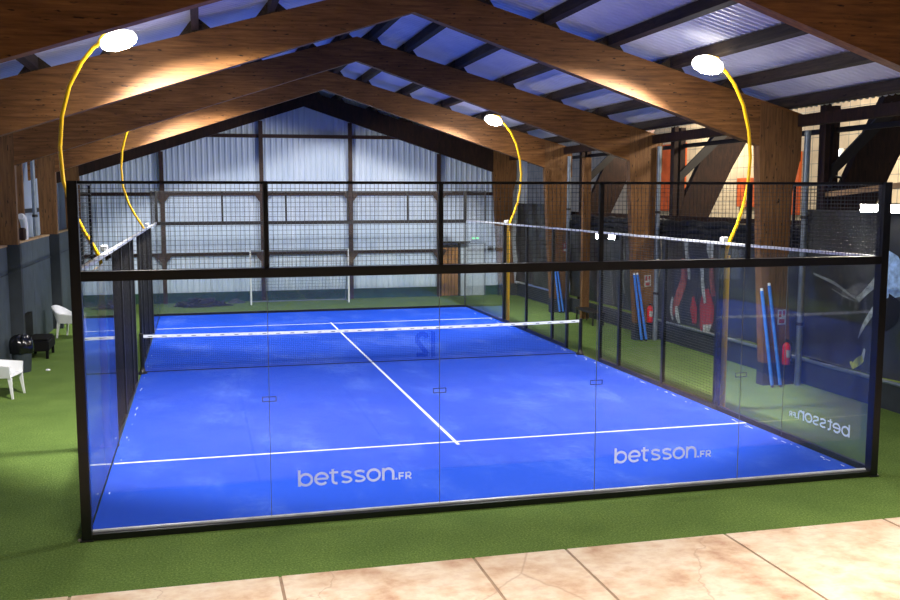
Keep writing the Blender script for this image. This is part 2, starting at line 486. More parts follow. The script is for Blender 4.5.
# ------------------------------------------------------------------ net
NY, NH = 10., .84
net = thing('padel_net', 'padel net with white tape stretched across the blue court', 'net', (5, NY, 0))
def net_top(x): return NH-.035*(1-(abs(x)/4.95)**2)
b = MB()
for i in range(248):
    x = -4.94+i*.04; b.box(x-.0012, x+.0012, -.0012, .0012, .05, net_top(x)-.03)
for j in range(19):
    z = .05+j*.04; b.box(-4.94, 4.94, -.002, .001, z-.0012, z+.0012)
b.box(-4.94, 4.94, -.004, .004, .04, .056)
b.build('net_mesh', 'net_cord', net)
b = MB(); n = 40
ring = []
for i in range(n+1):
    x = -4.94+9.88*i/n; z = net_top(x); ring.append([(x, -.012, z-.06), (x, -.012, z), (x, .012, z), (x, .012, z-.06)])
b.loft(ring); tp = b.build('tape', 'line', net)
b = MB()
for i in range(33):
    x = -4.8+i*.3; z = net_top(x)-.034
    b.box(x-.05, x+.04, -.0145, -.0125, z-.008, z+.006)
b.build('tape_mark', 'tape_mark', tp)
for s in (-1, 1):
    b = MB(); x = s*4.98; b.tube([(x, 0, .0), (x, 0, NH+.03)], .045, 12); p = b.build('post', 'black', net)
    b = MB(); b.lathe([(.1, 0), (.1, .03), (.06, .07), (.05, .14)], 14, (x, 0, .0)); b.build('post_foot', 'black', p)

# ------------------------------------------------------------------ court lamps
def lamp(name_label, right, y, dx=0, dz=0):
    s = 1 if right else -1
    x0 = W if right else 0.
    t = thing('court_lamp', name_label, 'lamp', (x0+s*.16, y, 0), 0)
    s_ = s
    P = [(-.02, 2.7), (.0, 2.86), (.07, 3.02), (.17, 3.24), (.28, 3.55), (.36, 3.95), (.385, 4.4), (.34, 4.85), (.22, 5.28), (.04, 5.62), (-.12, 5.82), (-.22, 5.9)]
    b = MB(); b.tube([(s*a+dx*max(0, min(1, z-2.9)), 0, z+dz*max(0, min(1, z-3.5))) for a, z in P], .03, 10); b.build('curved_pole', 'yellow', t)
    b = MB(); b.tube([(-.0*s, 0, 0), (-.0*s, 0, 2.72)], .055, 12); po = b.build('lower_pole', 'yellow', t)
    b = MB(); b.bbox(-.1, .1, -.1, .1, 0, .02, .004); b.build('base_plate', 'orange_post', po)
    b = MB(); b.bbox(-.07*s-.05, -.07*s+.05, -.06, .06, H3+.05, H3+.13, .01); b.build('clamp', 'white', po)
    cx = s*-.49+dx; cz = 5.91+dz
    tl = Matrix.Rotation(s*.3, 4, 'Y')                # head tilted towards the middle of the court
    def tilt(b): b.v = [tuple(tl @ Vector(p)+Vector((cx, 0, cz))) for p in b.v]; return b
    prof = [(.03, -.1), (.14, -.085), (.22, -.05), (.26, -.005)]
    b = MB(); b.lathe(prof, 24); tilt(b); ln = b.build('lens', 'lens' if y < 10 else 'lens_far', t)
    b = MB(); b.lathe([(.262, -.004), (.265, .04), (.235, .1), (.15, .15), (.05, .17)], 24); tilt(b); hd = b.build('glowing_housing', 'glow', t)  # shell made to emit, standing in for the bloom round the lens
    sl = bpy.data.lights.new('floodlight_beam', 'SPOT'); sl.energy = 2500 if y < 10 else 1650; sl.color = (1., .95, .88)
    sl.spot_size = math.radians(124); sl.spot_blend = .3; sl.shadow_soft_size = .12
    so = bpy.data.objects.new('floodlight_beam', sl); COL.objects.link(so)
    ad = Vector((-s*.44, .42, -.79)).normalized()
    so.location = Vector((x0+s*.16+cx, y, cz))+ad*.24; so.rotation_euler = ad.to_track_quat('-Z', 'Y').to_euler()
    b = MB(); b.tube([(s*-.2+dx, 0, 5.9+dz), (s*-.3+dx, 0, cz+.15), (cx, 0, cz+.18)], .025, 8); b.build('neck', 'yellow', hd)
    return t
lamp('near right floodlight on a curved yellow pole above the court fence', True, 4)
lamp('near left floodlight on a curved yellow pole above the court fence', False, 4, -.1, .06)
lamp('far right floodlight on a curved yellow pole behind the net', True, 16)
lamp('far left floodlight on a curved yellow pole, head hidden by a rafter', False, 16, -.16, .14)

# ------------------------------------------------------------------ portal frames
PURX = [.35, 1.2, 2.45, 3.7, 4.95, 6.2, 7.4]
FL = ['nearest timber portal frame, cut by the top of the view', 'second timber portal frame, behind the two near floodlights',
      'third timber portal frame with dark unlit rafters over the net', 'fourth timber portal frame with rafters lit by the far floodlights',
      'last dark timber portal frame against the gable wall']
for i, Y in enumerate(FR):
    t = thing('portal_frame', FL[i], 'timber frame', (RX, Y, 0), 0)
    hw = .1
    for s in (-1, 1):
        ox = .2 if i > 1 else 0.
        xo = 7.72+ox if s > 0 else 8.35
        b = MB()
        xs_ = [0, 2, 4, 6, xo]
        rings = [[(s*x, yy, zz) for (yy, zz) in ((-hw, raf_bot(RX+x)), (hw, raf_bot(RX+x)), (hw, raf_top(RX+x)), (-hw, raf_top(RX+x)))] for x in xs_]
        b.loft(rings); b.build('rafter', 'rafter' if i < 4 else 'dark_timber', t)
        b = MB()
        if s > 0: poly = [(7.1, 0), (7.7, 0), (7.53, 2.2), (7.56, 3.8), (7.7, raf_bot(RX+7.7+ox)-.003), (7.7, raf_top(RX+7.7+ox)-.05), (6.8, raf_top(RX+6.8+ox)-.05), (6.8, 4.7), (6.92, 2.6)]; poly = [(a+ox, z) for a, z in poly]
        else: poly = [(-7.65, 0), (-8.05, 0), (-8.12, raf_top(RX+8.12)-.05), (-7.62, raf_top(RX+7.62)-.05)]
        b.prism(poly, 1, -hw-.004, hw+.004); cl = b.build('column', 'column', t)
        b = MB(); zt = .45 if s > 0 else 2.7
        if s > 0: b.box(7.06+ox, 7.75+ox, -hw-.012, hw+.012, 0, zt)
        else: b.box(-8.1, -7.6, -hw-.012, hw+.012, 0, zt)
        b.build('painted_base', 'wall_grey_dark', cl)
        for px in PURX[:6]:
            z = raf_top(RX+px)
            b = MB(); b.prism([(s*(px-.26), raf_top(RX+px-.26)), (s*(px+.26), raf_top(RX+px+.26)), (s*(px+.07), raf_top(RX+px+.07)+.2), (s*(px-.07), raf_top(RX+px-.07)+.2)], 1, -.07, .07)
            b.build('purlin_cleat', 'purlin', t)

ORD = ['first', 'second', 'third', 'fourth', 'fifth', 'sixth', 'lowest']
for s, sd in ((1, 'right'), (-1, 'left')):
    for k, px in enumerate(PURX):
        x = RX+s*px; z0 = raf_top(x)+.003; z1 = z0+.2
        b = MB()
        dz = -.28*s*.06
        b.loft([[(x-.06, y, z0-dz+.018), (x+.06, y, z0+dz+.018), (x+.06, y, z1+dz), (x-.06, y, z1-dz)] for y in (YF+.1, YB-.1)])
        o = b.build('roof_purlin', 'purlin')
        tag(o, f'dark timber roof purlin, {ORD[k]} down from the ridge on the {sd} slope', 'purlin', 'roof purlins')
    # eave beam under the lowest sheet edge
b = MB(); b.box(12.4, 12.54, YF+.1, YB-.2, 5.0, 5.24)
# ------------------------------------------------------------------ roof sheets
rf = MB()
ys = []; y = YF; k = 0
pat = [(.0, .018), (.05, .018), (.08, -.012), (.13, -.012)]
while y < YB+.2:
    for dy, dz in pat: ys.append((y+dy, dz))
    y += .16
for s in (1, -1):
    x0, x1 = RX, RX+s*(8.0 if s > 0 else 8.6)
    vs = []; fs = []
    for (yy, dz) in ys:
        vs += [(x0, yy, roof_z(x0)+dz), (x1, yy, roof_z(x1)+dz)]
    for i in range(len(ys)-1): fs.append((2*i, 2*i+1, 2*i+3, 2*i+2))
    rf.add(vs, fs)
struct(rf, 'ceiling', 'roof', 'blue tinted corrugated roof sheets above the timber rafters', 'roof')

# ------------------------------------------------------------------ gable wall at the back
gb = MB()
prof = []; x = -3.5
while x < 13.4:
    prof += [(x, 0), (x+.1, 0), (x+.13, -.028), (x+.17, -.028)]; x += .2
vs = []; fs = []
for (xx, dy) in prof: vs += [(xx, YB+dy, .36), (xx, YB+dy, 3.8), (xx, YB+dy-.03, 3.8), (xx, YB+dy-.03, roof_z(xx)-.03)]
for i in range(len(prof)-1):
    for k in (0, 2): fs.append((4*i+k, 4*i+4+k, 4*i+5+k, 4*i+1+k))
gb.add(vs, fs)
gw = struct(gb, 'wall_back', 'gable', 'pale ribbed metal gable wall behind the court', 'wall')
b = MB(); b.box(-3.5, 13.3, YB-.06, YB+.05, 0, .36); b.build('plinth', 'plinth', gw)
GC = [('left', .05), ('second from the left', 3.47), ('third from the left', 6.66), ('right', 9.97)]
for nm, x in GC:
    t = thing('gable_post', f'brown steel gable post, {nm} of the four' if 'the' in nm else f'brown steel gable post at the {nm} end of the four', 'post', (x, YB-.14, 0), 0, 'gable posts')
    b = MB(); zt = min(raf_bot(x), 6.4)
    b.box(-.07, .07, -.006, .006, 0, zt); b.box(-.07, .07, -.08, -.068, 0, zt); b.box(-.006, .006, -.07, 0, 0, zt); b.build('web', 'rust_steel', t)
    for z in (1.72, 3.84):
        b = MB(); b.prism([(-.26, z+.06), (.26, z+.06), (.26, z-.04), (.07, z-.3), (-.07, z-.3), (-.26, z-.04)], 1, -.095, -.082); b.build('gusset', 'rust_steel', t)
for z, x0, x1, d in ((1.72, -2.9, 10.0, 'lower'), (3.84, -2.9, 12.6, 'middle'), (5.88, 1.1, 8.9, 'upper')):
    b = MB(); b.box(x0, x1, YB-.13, YB-.07, z-.06, z+.06); b.box(x0, x1, YB-.24, YB-.13, z+.03, z+.06)
    tag(b.build('gable_rail', 'rust_steel'), f'{d} brown steel rail running across the gable wall', 'rail', 'gable rails')
# doors in the right part of the gable
d1 = MB()
d1.box(10.08, 10.72, YB-.13, YB-.09, .02, 1.84)
dd = struct(d1, 'door_1', 'door_wood', 'brown timber door in the right end of the gable wall', 'door')
b = MB(); b.box(10.02, 10.08, YB-.16, YB-.08, 0, 1.9); b.box(10.72, 10.8, YB-.16, YB-.08, 0, 2.0); b.box(10.02, 10.8, YB-.16, YB-.08, 1.84, 1.92); b.build('door_frame', 'dark_steel', dd)
b = MB()
for x in (10.2, 10.34, 10.46, 10.6): b.box(x-.006, x+.006, YB-.134, YB-.129, .02, 1.84)
b.build('board_gap', 'dark_timber', dd)
b = MB(); b.box(9.95, 11.1, YB-.5, YB-.08, 2.0, 2.06); tag(b.build('canopy_shelf', 'dark_steel'), 'dark shelf above the brown timber door', 'shelf')
d2 = MB(); d2.bbox(10.84, 11.28, YB-.14, YB-.09, .0, 1.95, .01); d2.bbox(11.3, 11.76, YB-.14, YB-.09, .0, 1.95, .01)
d2o = struct(d2, 'door_2', 'door_grey', 'pale grey double door beside the brown timber door', 'door')
b = MB(); b.box(10.79, 10.83, YB-.15, YB-.08, 0, 2.0); b.box(11.77, 11.81, YB-.15, YB-.08, 0, 2.0); b.box(10.79, 11.81, YB-.15, YB-.08, 1.955, 2.0); b.build('door_frame', 'grey_metal', d2o)
b = MB(); b.box(11.22, 11.25, YB-.19, YB-.14, .95, 1.15); b.build('door_handle', 'dark_steel', d2o)
t = thing('exit_sign', 'small green lit emergency sign above the pale double door', 'sign', (11.4, YB-.12, 2.17))
b = MB(); b.bbox(-.16, .16, -.03, .03, -.06, .06, .01); b.build('housing', 'white', t)
b = MB(); b.box(-.13, -.03, -.036, -.031, -.03, .03); b.box(.03, .13, -.036, -.031, -.03, .03); b.build('lit_panel', 'exit', t)
for x0, x1, nm in ((11.9, 12.1, 'left'), (12.2, 12.45, 'right')):
    b = MB(); b.bbox(x0, x1, YB-.2, YB-.08, 1.72, 1.86, .01)
    tag(b.build('wall_box', 'dark_steel'), f'small dark box on the gable wall, {nm} of the two past the doors', 'box', 'dark boxes by the doors')

# ------------------------------------------------------------------ left wall
lw = MB()
for (y0, y1) in ((YF, -.5), (-.1, 5.6), (6.0, 11.7), (12.1, 17.8), (18.2, YB-.1)):
    n = max(1, round((y1-y0)/3.05)); d = (y1-y0)/n
    for k in range(n): lw.box(XL-.08, XL, y0+k*d+.006, y0+(k+1)*d-.006, 0, 2.66)
wl = struct(lw, 'wall_left', 'wall_grey', 'grey painted board wall along the left side', 'wall')
b = MB()
for (y0, y1) in ((YF, -.5), (-.1, 5.6), (6.0, 11.7), (12.1, 17.8), (18.2, YB-.1)): b.box(XL-.16, XL+.015, y0, y1, 2.661, 2.7)
b.build('wall_cap', 'pale_wood', wl)
b = MB(); b.box(XL+.001, XL+.012, -.5, YB-.1, 2.05, 2.07); b.build('batten', 'wall_grey_dark', wl)
b = MB(); b.box(-3.56, -3.5, YF, YB, 0, 7.0)
b2 = struct(b, 'wall_left_outer', 'gable', 'pale sheet wall glimpsed behind the left board wall', 'wall')
b = MB(); b.box(-3.47, -3.43, YF+.1, YB-.2, 3.3, 3.42); tag(b.build('side_rail', 'dark_steel'), 'dark rail behind the left timber columns', 'rail')
# pipe and posts behind the left wall
def post_behind(name, mat, x0, x1, y, label, cat):
    b = MB(); b.box(x0, x1, y-.08, y+.08, 0, 5.0); return tag(b.build(name, mat), label, cat)
post_behind('timber_post', 'column', -3.38, -3.02, 15.1, 'brown timber post behind the left wall, next to the grey pipe', 'post')
t = thing('downpipe', 'grey downpipe on the left side behind the board wall', 'pipe', (-3.12, 17.3, 0))
b = MB(); b.tube([(0, 0, 0), (0, 0, 4.9)], .06, 12); b.build('pipe', 'grey_metal', t)
b = MB(); b.lathe([(.075, 3.2), (.075, 3.27)], 12); b.build('bracket', 'dark_steel', t)
b = MB(); b.bbox(12.58, 12.82, 16.12, 16.28, 0, 4.9, .008); tag(b.build('timber_post', 'column'), 'slim brown timber post standing right of the far right column', 'post')
# white curved tube on the wall top
b = MB(); b.tube([(-2.93, 14.0, 3.28), (-2.92, 14.12, 3.27), (-2.92, 14.28, 3.2), (-2.92, 14.42, 3.05), (-2.92, 14.48, 2.88), (-2.92, 14.5, 2.702)], [.07, .085, .09, .085, .075, .065], 12)
t = thing('bent_tube', 'white bent tube standing on top of the left wall', 'tube', (0, 0, 0)); b.build('tube', 'white', t)
b = MB(); b.bbox(-3.0, -2.86, 14.05, 14.3, 2.702, 3.0, .03); b.build('brown_core', 'dark_timber', t)

# ------------------------------------------------------------------ furniture on the left
def make_armchair(label, loc, rz):
    t = thing('armchair', label, 'chair', loc, rz, 'white armchairs')
    # shell: U path (front of right arm, round the back, front of left arm); local +X is forward
    path = []
    for i in range(25):
        u = i/24
        if u < .3: path.append((.27-.45*u/.3, -.27, u/.3))
        elif u > .7: path.append((.27-.45*(1-u)/.3, .27, (1-u)/.3))
        else:
            a = (u-.3)/.4*PI; path.append((-.18-.12*math.sin(a), -.27*math.cos(a), 1+math.sin(a)))
    rings = []
    for (x, y, k) in path:
        top = .62+.03*min(k, 1)+(.2*max(0, k-1))
        lean = .13*max(0, k-1); out = .03
        nx, ny = (0, (1 if y > 0 else -1)) if k < 1 else ((x+.18)/.3, y/.3)
        ln = math.hypot(nx, ny) or 1; nx /= ln; ny /= ln
        rings.append([(x+nx*.0, y+ny*.0, .40), (x+nx*.035, y+ny*.035, .40), (x+nx*(.035+out)-lean, y+ny*(.045+out), top), (x+nx*(out-.01)-lean, y+ny*(out-.01), top+.008)])
    b = MB(); b.loft(rings); b.smooth = True; b.build('backrest', 'white', t)
    b = MB(); b.bbox(-.27, .29, -.285, .285, .40, .445, .02); b.build('seat', 'white', t)
    for sx in (-1, 1):
        for sy in (-1, 1):
            b = MB(); x, y = (.24 if sx > 0 else -.22), sy*.255
            b.loft([[(x+sx*.05*k+dx*r, y+sy*.025*k+dy*r, z) for dx, dy in ((-1, -1), (1, -1), (1, 1), (-1, 1))] for z, k, r in ((0, 1, .016), (.2, .5, .022), (.41, 0, .034))])
            b.build('leg', 'white', t)
    return t
a1 = make_armchair('white moulded plastic armchair by the grey wall, beyond the black seat', (-2.15, 16.1, 0), -.35)
a2 = copy_tree(a1); a2.location = (-2.42, 8.3, 0); a2.rotation_euler = (0, 0, -.2)
a2['label'] = 'white plastic armchair cut off by the left edge, in front of the bin'

t = thing('rubbish_bin', 'dark grey rubbish bin lined with a shiny black bag', 'bin', (-2.52, 10.95, 0), 0)
b = MB(); b.lathe([(.17, 0), (.175, .02), (.215, .5), (.225, .56), (.215, .565)], 24); b.build('tub', 'bin', t)
b = MB()
rings = []
n = 30
for (r, z, amp) in ((.232, .42, .012), (.24, .5, .014), (.243, .58, .008), (.225, .66, .014), (.185, .74, .02), (.11, .79, .02), (.03, .8, .004)):
    rings.append([((r+amp*math.sin(k*2.1+z*9)+amp*.6*math.sin(k*3.7))*math.cos(2*PI*k/n), (r+amp*math.sin(k*2.1+z*9)+amp*.6*math.sin(k*3.7))*math.sin(2*PI*k/n), z+amp*.9*math.sin(k*1.3)) for k in range(n)])
b.loft(rings); b.smooth = True; b.build('bin_bag', 'bag', t)

t = thing('lounge_seat', 'low black lounge seat with upright back against the grey wall', 'seat', (-2.58, 13.0, 0))
b = MB(); b.bbox(-.11, .38, -.5, .5, .18, .42, .02); b.build('seat', 'black_seat', t)
b = MB(); b.bbox(-.1, .36, -.48, .48, .422, .47, .02); b.build('cushion', 'black_seat', t)
b = MB(); b.loft([[(x+k, y, z) for x, y in ((-.22, -.85), (-.12, -.85), (-.12, .6), (-.22, .6))] for z, k in ((.12, .0), (1.0, -.0))]); b.build('backrest', 'black_seat', t)
for x in (-.07, .33):
    for y in (-.44, .44):
        b = MB(); b.bbox(x-.03, x+.03, y-.03, y+.03, 0, .2, .004); b.build('leg', 'black_seat', t)
t = thing('crumpled_paper', 'small scrap of white paper on the turf beside the bin', 'litter', (-2.0, 10.9, 0))
b = MB(); b.lathe([(.02, 0), (.045, .015), (.035, .035), (.012, .045)], 7, (0, 0, 0), (1.2, .8)); b.build('scrap', 'white', t)

# ------------------------------------------------------------------ far end clutter
t = thing('football_goal', 'small white framed goal with dark net by the gable wall', 'goal', (4.67, 22.5, 0))
for s in (-1, 1):
    b = MB(); b.tube([(s*1.71, 0, 0), (s*1.71, 0, 1.9)], .03, 10); b.build('post', 'white', t)
    b = MB(); b.tube([(s*1.71, 0, .03), (s*1.71, .8, .03)], .02, 8); b.build('ground_bar', 'grey_metal', t)
    b = MB(); b.tube([(s*1.71, .02, 1.85), (s*1.71, .8, .05)], .015, 8); b.build('stay', 'grey_metal', t)
b = MB(); b.tube([(-1.71, 0, 1.88), (1.71, 0, 1.88)], .025, 10); b.build('crossbar', 'grey_metal', t)
b = MB(); b.tube([(-1.71, .8, .03), (1.71, .8, .03)], .02, 8); b.build('back_bar', 'grey_metal', t)
b = MB()
for i in range(29):
    x = -1.68+3.36*i/28; b.tube([(x, .02, 1.86), (x, .8, .05)], .004, 4)
for j in range(16):
    k = j/15; b.tube([(-1.68, .02+.78*k, 1.86-1.81*k), (1.68, .02+.78*k, 1.86-1.81*k)], .004, 4)
b.build('net', 'wire', t)

def heap(name, label, cat, mat, cx, cy, rx, ry, h, seed):
    rnd = random.Random(seed); b = MB(); n, m = 36, 8; ph = [rnd.uniform(0, 6) for _ in range(6)]
    rings = []
    for j in range(m+1):
        k = j/m; rad = math.cos(k*PI/2)
        rings.append([(cx+rx*(rad+.001)*(1+.16*math.sin(3*a+ph[0])+.08*math.sin(7*a+ph[1]))*math.cos(a),
                       cy+ry*(rad+.001)*(1+.14*math.sin(4*a+ph[2]))*math.sin(a),
                       max(.002, h*math.sin(k*PI/2)*(.8+.25*math.sin(2*a+ph[3]+k*3)+.2*math.sin(5*a+ph[4]+4*k)))) for a in [2*PI*i/n for i in range(n)]])
    b.loft(rings); b.smooth = True
    return tag(b.build(name, mat), label, cat)
nh = heap('net_heap', 'crumpled dark netting heaped on the floor left of the goal', 'netting', 'heap', 1.3, 22.6, .9, .38, .22, 3)
b = MB(); rnd = random.Random(5)
for k in range(22):
    a0 = rnd.uniform(0, 6.3); r = rnd.uniform(.1, .75); cx, cy = 1.3+rnd.uniform(-.35, .3), 22.55+rnd.uniform(-.12, .1)
    b.tube([(cx+r*math.cos(a0+u*.35), cy+r*.38*math.sin(a0+u*.35), max(.03, .27-.3*r+.07*math.sin(u*1.1+k))) for u in range(10)], .022, 6)
b.build('fold', 'wire', nh)
heap('netting_roll', 'smaller grey heap lying between the dark netting and the goal', 'netting', 'bin', 2.45, 23.3, .3, .2, .14, 8)

# ------------------------------------------------------------------ right wall: kick board, tarps, poles, extinguishers
BAYS = [(-7., -.32), (-.28, 5.78), (5.82, 11.88), (11.92, 17.98), (18.02, 23.3)]
b = MB()
for (y0, y1) in BAYS: b.box(XR, XR+.06, y0, y1, 0, .46)
wr = struct(b, 'wall_right', 'kick', 'low dark slate board wall along the right side', 'wall')
b = MB()
for (y0, y1) in BAYS[1:3]: b.tube([(XR-.02, y0, .5), (XR-.02, y1, .5)], .035, 8)
b.build('bottom_tube', 'grey_metal', wr)

def tarp_x(y, z):
    return XR-.02+.035*math.sin(y*2.6+z*.9)+.026*math.sin(y*5.3-z*2.1)+.014*math.sin(z*5+y*3)+.02*math.sin(y*1.3-z*3.2)
def tarp(y0, y1, label, z0=.55, z1=2.68):
    b = MB(); ny = max(8, int((y1-y0)*9)); nz = 22
    vs = [(tarp_x(y0+(y1-y0)*i/ny, z0+(z1-z0)*j/nz), y0+(y1-y0)*i/ny, z0+(z1-z0)*j/nz) for i in range(ny+1) for j in range(nz+1)]
    fs = [(i*(nz+1)+j, (i+1)*(nz+1)+j, (i+1)*(nz+1)+j+1, i*(nz+1)+j+1) for i in range(ny) for j in range(nz)]
    b.add(vs, fs); b.smooth = True
    return tag(b.build('tarp_banner', 'tarp'), label, 'banner', 'black tarp banners')
tarps = [tarp(-7., -.32, 'black tarp banner in the bay nearest the stone floor', .55, 3.48),
         tarp(-.28, 5.78, 'black tarp banner printed with a tennis player in blue', .55, 3.48),
         tarp(5.82, 11.88, 'black tarp banner printed with large red and white legs'),
         tarp(11.92, 17.98, 'black tarp banner behind the second pair of blue poles'),
         tarp(18.02, 23.3, 'black tarp banner in the farthest bay on the right', .55, 3.48)]
def printed(par, name, mat, pts, ws, lift=.008, label=None):
    """flat ink shape lying on the tarp; pts are (y, z), ws half-widths"""
    P = [Vector(p) for p in pts]; b = MB(); rows = []
    seg = []
    for i in range(len(P)-1):
        k = max(2, int((P[i+1]-P[i]).length/.06))
        for j in range(k): seg.append((P[i].lerp(P[i+1], j/k), ws[i]+(ws[i+1]-ws[i])*j/k))
    seg.append((P[-1], ws[-1]))
    for i, (p, w) in enumerate(seg):
        t = seg[min(i+1, len(seg)-1)][0]-seg[max(i-1, 0)][0]; t.normalize(); nn = Vector((-t.y, t.x))
        rows.append([p+nn*w*c for c in (-1, -.5, 0, .5, 1)])
    vs = [(tarp_x(q.x, q.y)-lift, q.x, q.y) for r in rows for q in r]
    fs = [(i*5+j, i*5+j+1, i*5+6+j, i*5+5+j) for i in range(len(rows)-1) for j in range(4)]
    b.add(vs, fs); o = b.build(name, mat, par)
    if label: o['label'] = label
    return o
p = tarps[1]    # blue player: only the parts that show
printed(p, 'printed_shirt', 'print_blue', [(3.5, 2.75), (3.35, 2.55), (3.2, 2.3), (3.12, 2.0)], [.12, .3, .34, .26], label='pale blue printed shirt')
printed(p, 'printed_shorts', 'print_dark', [(3.2, 2.02), (3.3, 1.75), (3.5, 1.5)], [.28, .3, .2])
printed(p, 'printed_head', 'skin', [(3.42, 3.02), (3.42, 2.85)], [.08, .1])
printed(p, 'printed_arm', 'print_grey', [(3.5, 2.4), (3.72, 2.15), (3.92, 1.97), (4.07, 1.86)], [.08, .07, .05, .06])
printed(p, 'printed_racket', 'print_line', [(4.07, 1.86), (4.49, 1.97), (4.93, 2.12), (5.4, 2.24)], [.02, .025, .03, .02])
printed(p, 'printed_racket', 'print_line', [(4.2, 1.83), (4.55, 1.87), (4.9, 1.98)], [.015, .012, .01])
printed(p, 'printed_leg', 'print_grey', [(3.62, 1.75), (3.8, 1.5), (3.95, 1.3), (4.04, 1.16)], [.06, .05, .035, .01])
printed(p, 'printed_leg', 'print_grey', [(3.82, 1.0), (3.9, .8)], [.025, .05])
printed(p, 'printed_shoe', 'print_lime', [(3.88, .82), (4.0, .74), (4.15, .63), (4.22, .7)], [.06, .08, .06, .02], .012)
p = tarps[2]
printed(p, 'printed_leg', 'skin', [(10.5, 2.2), (10.55, 1.7), (10.75, 1.1), (10.9, .75)], [.16, .12, .14, .06], label='reddish printed leg')
printed(p, 'printed_leg', 'print_grey', [(10.35, 2.66), (10.3, 2.2), (10.35, 1.7)], [.14, .1, .05])
printed(p, 'printed_sock', 'print_grey', [(10.95, 1.2), (11.05, .9), (10.95, .62)], [.05, .1, .05])
printed(p, 'printed_sock', 'print_grey', [(10.72, 1.0), (10.68, .75), (10.62, .58)], [.06, .08, .06], .012)
printed(p, 'printed_leg', 'print_grey', [(9.35, 2.66), (9.35, 2.5), (9.3, 2.2)], [.16, .2, .1])
printed(p, 'printed_leg', 'skin', [(9.3, 2.3), (9.25, 1.8), (9.15, 1.4)], [.14, .15, .1], label='reddish printed leg')
printed(p, 'printed_leg', 'print_grey', [(9.75, 2.2), (9.68, 1.7), (9.5, 1.2)], [.06, .07, .05], .012)
printed(p, 'printed_short', 'print_red', [(9.5, 1.55), (9.45, 1.15), (9.4, .75), (9.35, .6)], [.1, .3, .34, .26], label='red printed shape')
printed(p, 'printed_short', 'print_red', [(10.1, 1.3), (10.05, 1.0), (10.02, .65)], [.06, .17, .1], label='red printed shape')
printed(p, 'printed_shoe', 'print_grey', [(9.3, .72), (9.28, .55)], [.2, .14], .013)
p = tarps[3]
printed(p, 'printed_figure', 'print_line', [(14.2, 2.4), (13.9, 1.9), (14.1, 1.5), (13.9, 1.0)], [.03, .05, .05, .03])
printed(p, 'printed_ball', 'print_grey', [(12.25, 1.55), (12.25, 1.3)], [.09, .09])
printed(p, 'printed_figure', 'print_line', [(15.6, 2.2), (15.3, 1.7), (15.5, 1.1)], [.03, .05, .04])
# rolled tarp along the top of the banners
for (y0, y1), nm in zip(BAYS[2:4], ('between the near and middle right columns', 'between the middle and far right columns')):
    t = thing('rolled_tarp', f'navy rolled tarp above the banner {nm}', 'tarp', (XR+.05, y0, 0), 0, 'rolled tarps')
    for j, (z, dx, r) in enumerate(((3.04, 0.02, .1), (2.9, -.03, .1), (2.76, -.04, .085))):
        b = MB(); n = 30
        b.tube([(dx+.03*math.sin(i*1.3+j), (y1-y0)*i/n, z+.02*math.sin(i*.9+2*j)) for i in range(n+1)], [r*(1+.12*math.sin(i*2.1+j)) for i in range(n+1)], 12)
        b.build('roll', 'navy', t)
b = MB()
b.box(XR+.2, XR+.3, -7, YB-.3, 3.12, 3.24)
tag(b.build('banner_beam', 'dark_timber'), 'dark horizontal timber carrying the black banners on the right', 'beam')

def blue_pole(x0, y0, x1, z1, label):
    t = thing('blue_pole', label, 'pole', (x0, y0, 0), 0, 'leaning blue poles')
    b = MB(); b.tube([(0, 0, .05), (x1-x0, .16, z1)], .033, 12); b.build('foam_sleeve', 'blue_pole', t)
    b = MB(); b.tube([(0, 0, .005), (0, 0, .05)], .025, 10); b.build('foot', 'dark_steel', t)
    b = MB(); d = x1-x0; b.tube([(d, .16, z1+.002), (d*1.02, .163, z1+.05)], .028, 10); b.build('end_cap', 'white', t)
blue_pole(12.12, 5.46, 11.92, 1.9, 'left of two blue poles leaning on the nearest right column')
blue_pole(12.3, 5.46, 12.08, 2.0, 'right of two blue poles leaning on the nearest right column')
blue_pole(12.33, 11.55, 12.16, 1.72, 'left of two blue poles leaning on the middle right column')
blue_pole(12.46, 11.55, 12.25, 1.72, 'right of two blue poles leaning on the middle right column')
blue_pole(12.48, 17.68, 12.36, 1.4, 'left of two blue poles leaning on the far right column')
blue_pole(12.6, 17.68, 12.44, 1.42, 'right of two blue poles leaning on the far right column')
def extinguisher(x, y, z, label):
    t = thing('fire_extinguisher', label, 'fire extinguisher', (x, y, z), 0, 'fire extinguishers')
    b = MB(); b.lathe([(.02, 0), (.07, .005), (.078, .03), (.078, .36), (.06, .41), (.03, .43), (.028, .45)], 18); b.build('cylinder', 'red', t)
    b = MB(); b.bbox(-.03, .03, -.03, .03, .45, .49, .006); b.loft([[(-.02, -.1, .5), (.02, -.1, .5), (.02, -.1, .51), (-.02, -.1, .51)], [(-.02, .03, .49), (.02, .03, .49), (.02, .03, .505), (-.02, .03, .505)]]); b.build('valve', 'dark_steel', t)
    b = MB(); b.tube([(.03, 0, .47), (.09, -.02, .44), (.1, -.03, .3), (.085, -.03, .12)], .012, 8); b.build('hose', 'dark_steel', t)
    b = MB(); b.add([(.0795*math.cos(a), .0795*math.sin(a), zz) for a in [math.radians(235+10*i) for i in range(8)] for zz in (.15, .3)], [(2*i, 2*i+2, 2*i+3, 2*i+1) for i in range(7)]); b.build('paper_tag', 'print_grey', t)
    b = MB(); b.box(-.03, .03, .078, .105, .1, .34); b.build('bracket', 'dark_steel', t)
extinguisher(12.5, 5.592, .42, 'red fire extinguisher on the nearest right column beside blue poles')
extinguisher(12.62, 11.692, .47, 'red fire extinguisher on the middle right column, seen through wire mesh')
